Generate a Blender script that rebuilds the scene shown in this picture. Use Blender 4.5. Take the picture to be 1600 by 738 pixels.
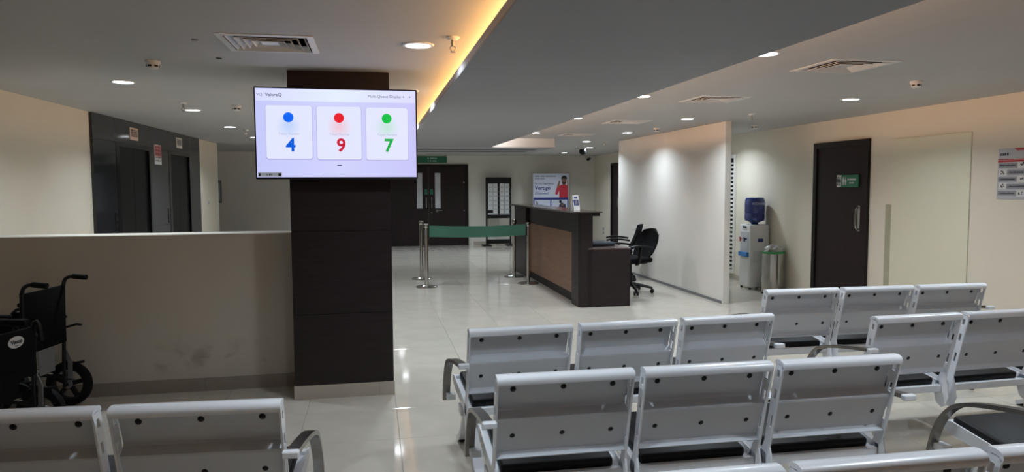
import bpy, bmesh, math, random
from mathutils import Vector, Matrix
random.seed(7)
for o in list(bpy.data.objects): bpy.data.objects.remove(o)
SC = bpy.context.scene
COL = SC.collection
R = math.radians

# ---------------------------------------------------------------- camera
EYE = 1.5
cam_d = bpy.data.cameras.new('camera'); cam = bpy.data.objects.new('camera', cam_d); COL.objects.link(cam)
cam_d.sensor_width = 36; cam_d.lens = 1105.13 / 1600 * 36; cam_d.clip_start = .05; cam_d.clip_end = 100
yaw, pitch, roll = .1945, .06955, -.00451
fw = Vector((math.sin(yaw)*math.cos(pitch), math.cos(yaw)*math.cos(pitch), -math.sin(pitch)))
rt = Vector((math.cos(yaw), -math.sin(yaw), 0)); up = rt.cross(fw)
r2 = math.cos(roll)*rt + math.sin(roll)*up; u2 = -math.sin(roll)*rt + math.cos(roll)*up
cam.matrix_world = Matrix(((r2.x, u2.x, -fw.x, 0), (r2.y, u2.y, -fw.y, 0), (r2.z, u2.z, -fw.z, EYE), (0, 0, 0, 1)))
SC.camera = cam

# ---------------------------------------------------------------- world, exposure, light levels
wd = bpy.data.worlds.new('world'); SC.world = wd; wd.use_nodes = True
wd.node_tree.nodes['Background'].inputs[0].default_value = (.5, .52, .55, 1)
wd.node_tree.nodes['Background'].inputs[1].default_value = .1
vs = SC.view_settings
vs.view_transform = 'Standard'; vs.look = 'None'; vs.gamma = 1; vs.use_curve_mapping = False
EXPO = 0.05
vs.exposure = EXPO
DOWN_W = 6.5         # watts of one ceiling downlight
COVE_L = 5.0         # watts per metre of the cove strips
COVE_R = 10.0
SCREEN = 1.0 * 2**-EXPO

# ---------------------------------------------------------------- measures of the place
ZC = 2.306           # main ceiling
ZP = 2.15            # underside of the dropped ceiling panel
FAR = 18.1
LOBBY = 16.7
def LWX(y): return -2.95 + .0281*(y-6.5)
def RWX(y): return 5.57 + .0185*(y-5.3)
LROT = R(90) - math.atan(.0281)      # items on the left wall: local -y looks into the room
RROT = -R(90) - math.atan(.0185)

# ---------------------------------------------------------------- materials
def lin(c):
    if isinstance(c, str): c = [int(c[i:i+2], 16)/255 for i in (0, 2, 4)]
    return tuple((v/12.92 if v <= .04045 else ((v+.055)/1.055)**2.4) for v in c)
MATS = {}
def mat(name, col, rough=.5, metal=0, spec=.5, var=.04, scale=6, bump=0, bscale=80, emit=0, stretch=(1, 1, 1), rvar=0, coat=0, vary=0, alpha=1, trans=0):
    if name in MATS: return MATS[name]
    m = bpy.data.materials.new(name); m.use_nodes = True; nt = m.node_tree; N = nt.nodes; Lk = nt.links
    b = N['Principled BSDF']; c = lin(col) + (1,)
    b.inputs['Roughness'].default_value = rough; b.inputs['Metallic'].default_value = metal
    b.inputs['Specular IOR Level'].default_value = spec
    b.inputs['Coat Weight'].default_value = coat; b.inputs['Coat Roughness'].default_value = .05
    b.inputs['Transmission Weight'].default_value = trans
    tc = N.new('ShaderNodeTexCoord'); mp = N.new('ShaderNodeMapping'); mp.inputs['Scale'].default_value = stretch
    Lk.new(tc.outputs['Object'], mp.inputs[0])
    nz = N.new('ShaderNodeTexNoise'); nz.inputs['Scale'].default_value = scale; nz.inputs['Detail'].default_value = 5
    Lk.new(mp.outputs[0], nz.inputs['Vector'])
    rp = N.new('ShaderNodeValToRGB'); rp.color_ramp.elements[0].position = .3; rp.color_ramp.elements[1].position = .7
    rp.color_ramp.elements[0].color = tuple(max(0, v*(1-var)) for v in c[:3]) + (1,)
    rp.color_ramp.elements[1].color = tuple(min(1, v*(1+var)) for v in c[:3]) + (1,)
    Lk.new(nz.outputs['Fac'], rp.inputs[0])
    out = rp.outputs[0]
    if vary:
        oi = N.new('ShaderNodeObjectInfo'); hs = N.new('ShaderNodeHueSaturation'); mr = N.new('ShaderNodeMapRange')
        mr.inputs[3].default_value = 1-vary; mr.inputs[4].default_value = 1+vary
        Lk.new(oi.outputs['Random'], mr.inputs[0]); Lk.new(mr.outputs[0], hs.inputs['Value']); Lk.new(out, hs.inputs['Color']); out = hs.outputs[0]
    Lk.new(out, b.inputs['Base Color'])
    if rvar:
        mr = N.new('ShaderNodeMapRange'); mr.inputs[3].default_value = max(0, rough-rvar); mr.inputs[4].default_value = rough+rvar
        Lk.new(nz.outputs['Fac'], mr.inputs[0]); Lk.new(mr.outputs[0], b.inputs['Roughness'])
    if bump:
        n2 = N.new('ShaderNodeTexNoise'); n2.inputs['Scale'].default_value = bscale; Lk.new(mp.outputs[0], n2.inputs['Vector'])
        bp = N.new('ShaderNodeBump'); bp.inputs['Strength'].default_value = bump; bp.inputs['Distance'].default_value = .002
        Lk.new(n2.outputs['Fac'], bp.inputs['Height']); Lk.new(bp.outputs[0], b.inputs['Normal'])
    if emit:
        b.inputs['Emission Color'].default_value = c; b.inputs['Emission Strength'].default_value = emit
    MATS[name] = m
    return m
def wallmat(name, col, stain=.06):
    """painted plaster: broad soft unevenness, faint scuffs, fine roller relief"""
    m = mat(name, col, .55, spec=.35, var=.03, scale=1.2, bump=.12, bscale=160)
    nt = m.node_tree; N = nt.nodes; Lk = nt.links; b = N['Principled BSDF']
    src = b.inputs['Base Color'].links[0].from_socket
    n = N.new('ShaderNodeTexNoise'); n.inputs['Scale'].default_value = 3.1; n.inputs['Detail'].default_value = 9; n.inputs['Roughness'].default_value = .7
    tc = [q for q in N if q.type == 'TEX_COORD'][0]; Lk.new(tc.outputs['Object'], n.inputs['Vector'])
    r = N.new('ShaderNodeValToRGB'); r.color_ramp.elements[0].position = .62; r.color_ramp.elements[1].position = .78
    r.color_ramp.elements[0].color = (0, 0, 0, 1); r.color_ramp.elements[1].color = (stain*3, stain*3, stain*3, 1)
    Lk.new(n.outputs['Fac'], r.inputs[0])
    mx = N.new('ShaderNodeMixRGB'); mx.blend_type = 'MULTIPLY'; mx.inputs[2].default_value = (.72, .68, .62, 1)
    Lk.new(r.outputs[0], mx.inputs[0]); Lk.new(src, mx.inputs[1]); Lk.new(mx.outputs[0], b.inputs['Base Color'])
    return m
def emat(name, col, strength):
    if name in MATS: return MATS[name]
    m = bpy.data.materials.new(name); m.use_nodes = True; N = m.node_tree.nodes; b = N['Principled BSDF']
    b.inputs['Base Color'].default_value = (0, 0, 0, 1); b.inputs['Emission Color'].default_value = lin(col) + (1,)
    b.inputs['Emission Strength'].default_value = strength; b.inputs['Roughness'].default_value = .25
    b.inputs['Specular IOR Level'].default_value = .3
    MATS[name] = m; return m

M_CREAM = wallmat('cream_wall_paint', 'e0d8c8')
M_WHITE = wallmat('white_wall_paint', 'e2dfd8')
M_HALF = wallmat('low_wall_paint', 'c9c2b6', .12)
M_PATCH = wallmat('pale_board_paint', 'dcd8c2')
M_CEIL = mat('ceiling_paint', 'b9b7b5', .6, spec=.3, var=.02, scale=2, bump=.08, bscale=120)
M_TILE = mat('polished_floor_tile', 'c9c2b6', .07, spec=.5, var=.05, scale=3.5, rvar=.03, vary=.02)
M_GROUT = mat('grout', '9c9385', .7)
M_SKIRT = mat('skirting_tile', 'b5ac9f', .3, var=.04, scale=9)
M_LAM = mat('dark_wenge_laminate', '2a2123', .42, spec=.3, var=.22, scale=5, stretch=(1, 1, 14), bump=.05, bscale=40)
M_LAMV = mat('dark_wenge_door', '291f20', .5, spec=.2, var=.2, scale=5, stretch=(14, 14, 1), bump=.05, bscale=40)
M_FRAME = mat('dark_door_frame', '1d1616', .45, spec=.25, var=.12, scale=8)
M_WOOD = mat('brown_veneer', '84604a', .42, var=.16, scale=2.5, stretch=(1, 1, 9), bump=.05)
M_GRAN = mat('black_granite', '2c2d30', .09, var=.25, scale=60, spec=.5)
M_STEELD = mat('dark_lift_steel', '131316', .15, metal=.3, var=.1, stretch=(1, 1, 20))
M_LIFT = mat('black_lift_leaf', '08080a', .35, spec=.2, var=.1)
M_CHROME = mat('polished_steel', 'b9b7b3', .16, metal=1, var=.05, scale=10)
M_ARM = mat('armrest_steel', '8d8883', .28, metal=1, var=.08, scale=14)
M_BENCH = mat('white_bench_metal', 'e4e7ec', .28, spec=.5, var=.02, scale=5, coat=.2)
M_BPAN = mat('white_bench_back', 'c4c8ce', .32, spec=.5, var=.03, scale=4)
M_PAD = mat('black_vinyl', '121214', .5, spec=.22, var=.1, bump=.15, bscale=140)
M_BLK = mat('black_plastic', '111113', .45, spec=.35, var=.1)
M_FAB = mat('black_fabric', '0b0b0d', .85, spec=.15, var=.15, bump=.2, bscale=300)
M_RUB = mat('rubber', '0a0a0b', .75, spec=.25)
M_GREYP = mat('grey_plastic', '77777a', .45)
M_WP = mat('white_plastic', 'dcdcdc', .35, var=.02)
M_PAPER = mat('white_paper', 'd6d6d4', .7, var=.03)
M_INK = mat('dark_ink', '3a3c46', .7)
M_RED = mat('red_print', 'b8383c', .6)
M_GREEN = mat('green_sign', '1c6b4c', .4, var=.03)
M_BELT = mat('green_belt', '3b6b57', .7, var=.05, bump=.1)
M_BLUE = mat('blue_water_bottle', '16307c', .12, var=.06, spec=.6, coat=.4)
M_NAVY = mat('navy_print', '25307a', .5)
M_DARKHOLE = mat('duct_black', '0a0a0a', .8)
M_GLASS = mat('frosted_pane', 'c4c8cc', .2, spec=.6)

def scuffs(m):
    """grey scuff marks left low on the wall by chairs and trolleys"""
    nt = m.node_tree; N = nt.nodes; Lk = nt.links; b = N['Principled BSDF']; src = b.inputs['Base Color'].links[0].from_socket
    tc = [q for q in N if q.type == 'TEX_COORD'][0]; sp = N.new('ShaderNodeSeparateXYZ'); Lk.new(tc.outputs['Object'], sp.inputs[0])
    rz = N.new('ShaderNodeValToRGB'); e = rz.color_ramp.elements; e[0].position = .12; e[0].color = (0, 0, 0, 1); e[1].position = .40; e[1].color = (0, 0, 0, 1); q = e.new(.24); q.color = (1, 1, 1, 1)
    Lk.new(sp.outputs['Z'], rz.inputs[0])
    n = N.new('ShaderNodeTexNoise'); n.inputs['Scale'].default_value = 5.5; n.inputs['Detail'].default_value = 8; Lk.new(tc.outputs['Object'], n.inputs['Vector'])
    rn = N.new('ShaderNodeValToRGB'); rn.color_ramp.elements[0].position = .56; rn.color_ramp.elements[0].color = (0, 0, 0, 1); rn.color_ramp.elements[1].position = .68; rn.color_ramp.elements[1].color = (.55, .55, .55, 1)
    Lk.new(n.outputs['Fac'], rn.inputs[0])
    mu = N.new('ShaderNodeMath'); mu.operation = 'MULTIPLY'; Lk.new(rz.outputs[0], mu.inputs[0]); Lk.new(rn.outputs[0], mu.inputs[1])
    mx = N.new('ShaderNodeMixRGB'); mx.blend_type = 'MIX'; mx.inputs[2].default_value = lin('7c766e') + (1,)
    Lk.new(mu.outputs[0], mx.inputs[0]); Lk.new(src, mx.inputs[1]); Lk.new(mx.outputs[0], b.inputs['Base Color'])
scuffs(M_HALF)

# ---------------------------------------------------------------- mesh helpers
class MB:
    def __init__(s): s.bm = bmesh.new()
    def _merge(s, b, mtx=None):
        if mtx is not None: b.transform(mtx)
        me = bpy.data.meshes.new('t'); b.to_mesh(me); b.free(); s.bm.from_mesh(me); bpy.data.meshes.remove(me)
    def box(s, x0, x1, y0, y1, z0, z1, bev=0, seg=2, m=None):
        b = bmesh.new(); bmesh.ops.create_cube(b, size=1)
        b.transform(Matrix.Translation(((x0+x1)/2, (y0+y1)/2, (z0+z1)/2)) @ Matrix.Diagonal((abs(x1-x0), abs(y1-y0), abs(z1-z0), 1)))
        if bev: bmesh.ops.bevel(b, geom=list(b.edges), offset=bev, segments=seg, affect='EDGES', profile=.5)
        s._merge(b, m); return s
    def cyl(s, p0, p1, r0, r1=None, n=20, bev=0):
        p0 = Vector(p0); p1 = Vector(p1); d = p1-p0; b = bmesh.new()
        bmesh.ops.create_cone(b, cap_ends=True, segments=n, radius1=r0, radius2=r0 if r1 is None else r1, depth=d.length)
        if bev: bmesh.ops.bevel(b, geom=[e for e in b.edges if len(e.link_faces) == 2 and max(len(f.verts) for f in e.link_faces) > 4], offset=bev, segments=2, affect='EDGES')
        s._merge(b, Matrix.Translation((p0+p1)/2) @ d.to_track_quat('Z', 'Y').to_matrix().to_4x4()); return s
    def sph(s, c, r, sc=(1, 1, 1), n=16):
        b = bmesh.new(); bmesh.ops.create_uvsphere(b, u_segments=n, v_segments=n//2+2, radius=r)
        s._merge(b, Matrix.Translation(c) @ Matrix.Diagonal((*sc, 1))); return s
    def lathe(s, prof, c=(0, 0, 0), n=28, axis='Z', sx=1, sy=1, ring=False):
        b = bmesh.new(); rings = []
        if ring: prof = list(prof)+[prof[0]]
        for r, z in prof:
            rings.append([b.verts.new((r*math.cos(2*math.pi*i/n)*sx, r*math.sin(2*math.pi*i/n)*sy, z)) for i in range(n)])
        for a, d in zip(rings, rings[1:]):
            for i in range(n): b.faces.new((a[i], a[(i+1) % n], d[(i+1) % n], d[i]))
        if not ring and prof[0][0] > 1e-6: b.faces.new(rings[0][::-1])
        if not ring and prof[-1][0] > 1e-6: b.faces.new(rings[-1])
        bmesh.ops.remove_doubles(b, verts=b.verts, dist=1e-6)
        bmesh.ops.recalc_face_normals(b, faces=b.faces)
        m = Matrix.Translation(c)
        if axis == 'X': m = m @ Matrix.Rotation(R(90), 4, 'Y')
        if axis == 'Y': m = m @ Matrix.Rotation(R(-90), 4, 'X')
        s._merge(b, m); return s
    def tube(s, pts, r, n=10, closed=False, sq=None, smooth=0):
        """round (or, with sq=(w,h), flat) bar along a path"""
        pts = [Vector(p) for p in pts]
        for _ in range(smooth):
            q = [pts[0]] if not closed else []
            for a, b_ in zip(pts, pts[1:] + ([pts[0]] if closed else [])): q += [a*.75+b_*.25, a*.25+b_*.75]
            if not closed: q.append(pts[-1])
            pts = q
        b = bmesh.new(); rings = []; K = len(pts); ref = None
        for i, p in enumerate(pts):
            a = pts[(i-1) % K] if (closed or i) else p; c = pts[(i+1) % K] if (closed or i < K-1) else p
            t = (c-a).normalized()
            if ref is None:
                ref = Vector((1, 0, 0)) if abs(t.x) < .8 else Vector((0, 0, 1))
            ref = (ref - t*ref.dot(t)).normalized(); o = t.cross(ref)
            if sq:
                w, h = sq
                rings.append([b.verts.new(p+ref*sx*w/2+o*sy*h/2) for sx, sy in ((-1, -1), (1, -1), (1, 1), (-1, 1))])
            else:
                rings.append([b.verts.new(p+(ref*math.cos(2*math.pi*k/n)+o*math.sin(2*math.pi*k/n))*(r[i] if isinstance(r, (list, tuple)) else r)) for k in range(n)])
        m = len(rings[0])
        for i in range(K if closed else K-1):
            a = rings[i]; c = rings[(i+1) % K]
            for k in range(m): b.faces.new((a[k], a[(k+1) % m], c[(k+1) % m], c[k]))
        if not closed: b.faces.new(rings[0][::-1]); b.faces.new(rings[-1])
        bmesh.ops.recalc_face_normals(b, faces=b.faces)
        s._merge(b); return s
    def prism(s, poly, t0, t1, axis='X', bev=0):
        """polygon extruded: axis X -> poly is (y,z); Y -> (x,z); Z -> (x,y)"""
        def P(a, c, t): return {'X': (t, a, c), 'Y': (a, t, c), 'Z': (a, c, t)}[axis]
        b = bmesh.new(); A = [b.verts.new(P(a, c, t0)) for a, c in poly]; B = [b.verts.new(P(a, c, t1)) for a, c in poly]
        n = len(poly); b.faces.new(A); b.faces.new(B[::-1])
        for i in range(n): b.faces.new((A[i], B[i], B[(i+1) % n], A[(i+1) % n]))
        bmesh.ops.recalc_face_normals(b, faces=b.faces)
        if bev: bmesh.ops.bevel(b, geom=list(b.edges), offset=bev, segments=2, affect='EDGES')
        s._merge(b); return s
    def sheet(s, line, th, t0, t1, axis='X'):
        """bent sheet metal: polyline of (a,b) with thickness th, extruded along axis"""
        L = [Vector(p) for p in line]; off = []
        for i, p in enumerate(L):
            a = L[max(0, i-1)]; c = L[min(len(L)-1, i+1)]; t = (c-a).normalized(); off.append(p+Vector((-t.y, t.x))*th)
        for i in range(len(L)-1):
            s.prism([tuple(L[i]), tuple(L[i+1]), tuple(off[i+1]), tuple(off[i])], t0, t1, axis)
        return s
    def mesh(s, smooth=False, ang=35):
        bmesh.ops.recalc_face_normals(s.bm, faces=s.bm.faces)
        me = bpy.data.meshes.new('mesh'); s.bm.to_mesh(me); s.bm.free()
        if smooth:
            me.polygons.foreach_set('use_smooth', [True]*len(me.polygons)); me.set_sharp_from_angle(angle=R(ang))
        return me
    def build(s, name, m, parent=None, smooth=False, label=None, ang=35):
        me = s.mesh(smooth, ang); me.materials.append(m)
        return link(name, me, parent, label)
def link(name, me, parent=None, label=None, loc=None, rot=None):
    o = bpy.data.objects.new(name, me); COL.objects.link(o)
    if parent: o.parent = parent
    if label: o['label'] = label
    if loc: o.location = loc
    if rot: o.rotation_euler = rot
    return o
def tag(o, label, cat, group=None):
    o['label'] = label; o['category'] = cat
    if group: o['group'] = group
    return o
def thing(name, label, cat, loc=(0, 0, 0), rz=0, group=None):
    o = bpy.data.objects.new(name, None); COL.objects.link(o); o.empty_display_size = .1
    o.location = loc; o.rotation_euler = (0, 0, rz)
    return tag(o, label, cat, group)
def struct(o): o['kind'] = 'structure'; return o
def sempty(name, loc=(0, 0, 0), rz=0):
    o = bpy.data.objects.new(name, None); COL.objects.link(o); o.location = loc; o.rotation_euler = (0, 0, rz); return struct(o)
def kids(o): return [c for c in bpy.data.objects if c.parent == o]
def copy_tree(o, parent=None, table=None):
    if table is None:
        table = {}
        for c in bpy.data.objects:
            if c.parent: table.setdefault(c.parent, []).append(c)
    c = o.copy(); COL.objects.link(c)
    if parent: c.parent = parent
    for ch in table.get(o, []): copy_tree(ch, c, table)
    return c
def text(name, body, size, m, parent, loc, rot=(R(90), 0, 0), align='CENTER', bold=0, depth=.0004, label=None, sx=1):
    cu = bpy.data.curves.new('t', 'FONT'); cu.body = body; cu.size = size; cu.align_x = align; cu.align_y = 'CENTER'
    cu.offset = bold; cu.extrude = depth; cu.resolution_u = 4
    t = bpy.data.objects.new('t', cu); COL.objects.link(t)
    dg = bpy.context.evaluated_depsgraph_get(); me = bpy.data.meshes.new_from_object(t.evaluated_get(dg))
    bpy.data.objects.remove(t); bpy.data.curves.remove(cu)
    me.materials.clear(); me.materials.append(m)
    o = link(name, me, parent, label, loc, rot); o.scale = (sx, 1, 1)
    return o
def scribble(mb, x0, x1, z, h, y, seed=0, gap=.35):
    """a line of illegible small print: little blocks of uneven width"""
    rr = random.Random(seed); x = x0
    while x < x1:
        w = h*rr.uniform(.35, .8); mb.box(x, min(x+w, x1), y-.0006, y, z-h/2, z+h/2*rr.choice((1, 1, .6))); x += w+h*(gap if rr.random() > .18 else gap*2.4)
    return mb

# ================================================================ THE SHELL
BACK = -3.2
# ---- floor: base slab, tiles one by one where they show, the rest as one part
floor = struct(MB().box(-4.3, 6.1, BACK-.2, FAR+.3, -.12, -.004).build('floor', M_GROUT))
T = .59; J = .0022
tile_me = MB().box(-T/2+J/2, T/2-J/2, -T/2+J/2, T/2-J/2, -.004, 0, bev=.0012, seg=1).mesh(); tile_me.materials.append(M_TILE)
near = []; rest = MB()
def cuts(a0, a1, org):
    k = math.floor((a0-org)/T); out = []
    while org+k*T < a1: out.append(org+(k+.5)*T); k += 1
    return out
for cx in cuts(-3.4, 5.9, .135):
    for cy in cuts(BACK, FAR, 4.777-.0):
        d = Vector((cx, cy, 0)); v = d-Vector((0, 0, EYE)); dep = v.dot(fw)
        px = 800+1105*v.dot(r2)/dep if dep > .3 else -1e4
        hid = cy > 5.2 and cx < -.6
        near.append((0 if (dep > .3 and -60 < px < 1660 and not hid and cy > 1.2) else 1, dep, cx, cy))
near.sort()
for i, (k, dep, cx, cy) in enumerate(near):
    if i < 290 and k == 0: link('tile', tile_me, floor, None, (cx, cy, 0))
    else: rest.box(cx-T/2+J/2, cx+T/2-J/2, cy-T/2+J/2, cy+T/2-J/2, -.004, 0)
ro = rest.build('tile_field', M_TILE, floor); ro['kind'] = 'stuff'

# ---- main ceiling
VENTS = [(-.545, 4.21), (3.15, 4.33), (3.15, 6.17), (3.15, 8.5), (3.15, 10.7)]; VH = .222
mb = MB(); ya, yb_ = BACK-.2, FAR+.3
for x0, x1 in ((-4.3, -.545-VH), (-.545+VH, 3.15-VH), (3.15+VH, 6.1)): mb.box(x0, x1, ya, yb_, ZC, ZC+.1)
for cx in (-.545, 3.15):                       # strips with the square openings of the air diffusers
    ys = [ya] + [q for vx, vy in VENTS if vx == cx for q in (vy-VH, vy+VH)] + [yb_]
    for i in range(0, len(ys), 2): mb.box(cx-VH, cx+VH, ys[i], ys[i+1], ZC, ZC+.1)
struct(mb.build('ceiling', M_CEIL))
# ---- dropped panel with cove troughs on both sides and a cross bar at its far end
PX0, PX1 = .51, 1.925
dp = sempty('ceiling_panel')
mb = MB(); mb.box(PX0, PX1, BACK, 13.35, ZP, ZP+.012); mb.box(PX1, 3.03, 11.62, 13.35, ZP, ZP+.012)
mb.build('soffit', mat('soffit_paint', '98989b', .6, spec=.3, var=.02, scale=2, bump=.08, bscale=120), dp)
mb = MB(); mb.box(.80, 1.64, BACK, 13.0, ZP+.012, ZC); mb.box(1.64, 2.8, 11.95, 13.1, ZP+.012, ZC); mb.build('core', M_CEIL, dp)
MB().box(PX0, PX0+.012, BACK, 13.35, ZP+.012, ZP+.05).build('cove_lip', M_CEIL, dp)
MB().box(PX1-.012, PX1, BACK, 11.62, ZP+.012, ZP+.05).build('cove_lip', M_CEIL, dp)
mb = MB(); mb.box(PX1, 3.03, 11.62, 11.632, ZP+.012, ZC); mb.box(3.018, 3.03, 11.632, 13.35, ZP+.012, ZC); mb.build('cove_lip', M_CEIL, dp)
for y in (12.3, 13.0):
    sl = MB().box(.62, 2.86, y-.05, y+.05, ZP-.006, ZP).build('slot_diffuser', M_GREYP, dp)
    MB().box(.66, 2.82, y-.03, y+.03, ZP-.008, ZP-.005).build('slot', M_DARKHOLE, sl)
# LED strips lying in the troughs
def led(x, y0, y1, w, colr, out, hexc):
    st = MB().box(x-.006, x+.006, y0, y1, ZP+.052, ZP+.056).build('led_strip', emat('led_'+hexc, hexc, 3), dp)
    MB().box(x-.01, x+.01, y0, y1, ZP+.012, ZP+.052).build('led_channel', M_WP, dp)
    n = max(1, int(round((y1-y0)/2.6))); L = (y1-y0)/n
    for i in range(n):
        ld = bpy.data.lights.new('cove_light', 'AREA'); ld.shape = 'RECTANGLE'; ld.size = L; ld.size_y = .03; ld.energy = w*L; ld.color = colr
        lo = bpy.data.objects.new('cove_light', ld); COL.objects.link(lo); lo.parent = dp
        lo.location = (x, y0+(i+.5)*L, ZP+.062)
        lo.rotation_euler = (Matrix.Rotation(R(out), 3, 'Y') @ Matrix.Rotation(R(180), 3, 'X') @ Matrix.Rotation(R(90), 3, 'Z')).to_euler()
led(.70, BACK, 12.4, COVE_L, (1, .53, .19), -35, 'ffb347')
led(1.735, BACK, 11.0, COVE_R, (1, .55, .30), 35, 'ffb080')
MB().box(1.78, 1.80, 11.12, 11.28, ZP+.012, ZP+.085).build('led_end_piece', emat('led_ffe6d8', 'ffe6d8', 3), dp)
ld = bpy.data.lights.new('cove_light', 'AREA'); ld.shape = 'RECTANGLE'; ld.size = .16; ld.size_y = .05; ld.energy = 10.0; ld.color = (1, .94, .90)
lo = bpy.data.objects.new('cove_light', ld); COL.objects.link(lo); lo.parent = dp; lo.location = (1.81, 11.21, ZP+.075)
lo.rotation_euler = Vector((.72, .69, .0)).to_track_quat('-Z', 'Z').to_euler()

# ---- walls
def wall_run(name, p0, p1, z0, z1, th, m, side=1):
    """vertical slab from p0 to p1; the visible face runs through the two points, th goes to the left of the run for side=1"""
    a = Vector(p0); b = Vector(p1); d = (b-a).normalized(); n = Vector((-d.y, d.x))*th*side
    return struct(MB().prism([tuple(a), tuple(b), tuple(b+n), tuple(a+n)], z0, z1, 'Z').build(name, m))
wall_run('wall_left', (LWX(BACK), BACK), (LWX(13.7), 13.7), 0, ZC, .15, M_CREAM, 1)
wall_run('wall_right', (RWX(BACK), BACK), (RWX(FAR), FAR), 0, ZC, .15, M_CREAM, -1)
wall_run('wall_far', (-.2, FAR), (RWX(FAR)+.15, FAR), 0, ZC, .15, wallmat('far_wall_paint', 'dedad0'), 1)
wall_run('wall_lobby', (-4.2, LOBBY), (-.2, LOBBY), 0, ZC, .15, M_WHITE, 1)
wall_run('wall_lobby_return', (-.2, LOBBY), (-.2, FAR+.15), 0, ZC, .1, M_WHITE, 1)
wall_run('wall_lobby_side', (-4.2, 13.6), (-4.2, LOBBY), 0, ZC, .1, M_WHITE, 1)
wall_run('wall_lobby_near', (-4.3, 13.7), (LWX(13.7), 13.7), 0, ZC, .1, M_WHITE, -1)
wall_run('wall_behind', (-4.2, BACK), (6.1, BACK), 0, ZC, .15, M_CREAM, -1)
# partition by the reception
struct(MB().box(4.35, 4.435, 8.23, 12.15, 0, ZC, bev=.003, seg=1).build('wall_partition', M_WHITE))
struct(MB().box(4.338, 4.35, 8.26, 12.15, 0, .035).build('trim_1', M_GREYP))
# low wall left of the column
hw = struct(MB().box(LWX(5.6)-.05, -.56, 5.5, 5.74, 0, 1.166, bev=.004, seg=1).build('wall_low', M_HALF))
xx = LWX(5.5)-.03; k = 0
while xx < -.57:
    x2 = min(xx+.59, -.562); MB().box(xx+.001, x2-.001, 5.489, 5.5, 0, .098, bev=.001, seg=1).build('tile', mat('low_wall_skirting', '998f85', .35, var=.04, scale=9), hw); xx += .59
# column with laminate panels
cl = struct(MB().box(-.555, .125, 5.13, 5.80, .0, ZC).build('column', M_FRAME))
zs = [.098, .605, 1.195, 1.785, ZC-.001]
for a, b in zip(zs, zs[1:]):
    MB().box(-.560, .130, 5.12, 5.806, a+.0012, b-.0012, bev=.0015, seg=1).build('panel', M_LAM, cl)
MB().box(-.566, .026, 5.113, 5.812, 0, .097, bev=.001, seg=1).build('tile', M_SKIRT, cl)
MB().box(.027, .137, 5.113, 5.812, 0, .097, bev=.001, seg=1).build('tile', M_SKIRT, cl)
# skirting on the far and right walls
def skirting(name, p0, p1, h, n_in):
    a = Vector(p0); b = Vector(p1); d = (b-a); Ln = d.length; d.normalize(); nn = Vector(n_in)*.01
    root = sempty(name); t = 0
    while t < Ln-.02:
        t2 = min(t+.59, Ln); q0 = a+d*(t+.001); q1 = a+d*(t2-.001)
        MB().prism([tuple(q0), tuple(q1), tuple(q1+nn), tuple(q0+nn)], 0, h, 'Z').build('tile', M_SKIRT, root); t = t2
skirting('baseboard_far', (2.55, FAR), (RWX(FAR), FAR), .09, (0, -1))
skirting('baseboard_right', (RWX(8.4), 8.4), (RWX(15.2), 15.2), .08, (-1, 0))
skirting('baseboard_near', (RWX(1.5), 1.5), (RWX(7.1), 7.1), .08, (-1, 0))

# ---- doors
def wall_frame(name, y, z, side): return sempty(name, ((LWX(y) if side == 'L' else RWX(y)), y, z), LROT if side == 'L' else RROT)
# restroom door on the right wall (local x runs towards the camera)
d1 = wall_frame('door_1', 7.715, 0, 'R'); w = .53; h = 2.035
mb = MB(); mb.box(-w, -w+.07, -.035, .0, 0, h, .004, 1); mb.box(w-.05, w, -.035, .0, 0, h, .004, 1); mb.box(-w+.07, w-.05, -.035, 0, h-.07, h, .004, 1)
mb.build('door_frame', M_FRAME, d1)
lf = MB().box(-w+.072, w-.052, -.012, .0, .008, h-.072, .002, 1).build('door_leaf', M_LAMV, d1)
mb = MB(); mb.tube([(.37, -.012, .98), (.37, -.05, .99), (.37, -.055, 1.03), (.37, -.055, 1.19), (.37, -.05, 1.23), (.37, -.012, 1.24)], .011, smooth=1); mb.box(.35, .39, -.018, -.012, .96, 1.26, .002, 1)
mb.build('pull_handle', M_CHROME, d1, True)
# far double door
d2 = sempty('door_2', (1.41, FAR, 0)); h = 2.08
mb = MB(); mb.box(-1.01, -.95, -.05, 0, 0, h, .004, 1); mb.box(.95, 1.01, -.05, 0, 0, h, .004, 1); mb.box(-.95, .95, -.05, 0, h-.06, h, .004, 1); mb.build('door_frame', M_FRAME, d2)
for s in (-1, 1):
    a, b = sorted((s*.004, s*.948)); g0, g1 = sorted((s*.16, s*.30))
    mb = MB(); mb.box(a, g0, -.02, 0, .006, h-.062); mb.box(g1, b, -.02, 0, .006, h-.062); mb.box(g0, g1, -.02, 0, .006, .96); mb.box(g0, g1, -.02, 0, 1.86, h-.062)
    l_ = mb.build('door_leaf', M_LAMV, d2)
    MB().box(g0, g1, -.012, -.004, .96, 1.86).build('pane', M_GLASS, l_)
    MB().tube([(s*.07, -.02, .95), (s*.07, -.06, .97), (s*.07, -.06, 1.24), (s*.07, -.02, 1.26)], .012).build('pull_handle', M_CHROME, d2, True)
    MB().box(s*.07-.035, s*.07+.035, -.023, -.02, 1.31, 1.45).build('door_sticker', M_GREEN, d2)
MB().cyl((.07, -.03, .84), (.07, -.02, .84), .02).build('lock', M_CHROME, d2)
mb = MB(); mb.box(.18, .24, -.03, -.02, .86, .93, .002, 1); mb.tube([(.21, -.03, .91), (.21, -.055, .91), (.34, -.055, .91)], .008); mb.build('lever_handle', M_CHROME, d2, True)
for z in (1.62, .9): MB().cyl((.90, -.03, z), (.90, -.02, z), .018).build('hinge_cap', M_CHROME, d2)
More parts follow.
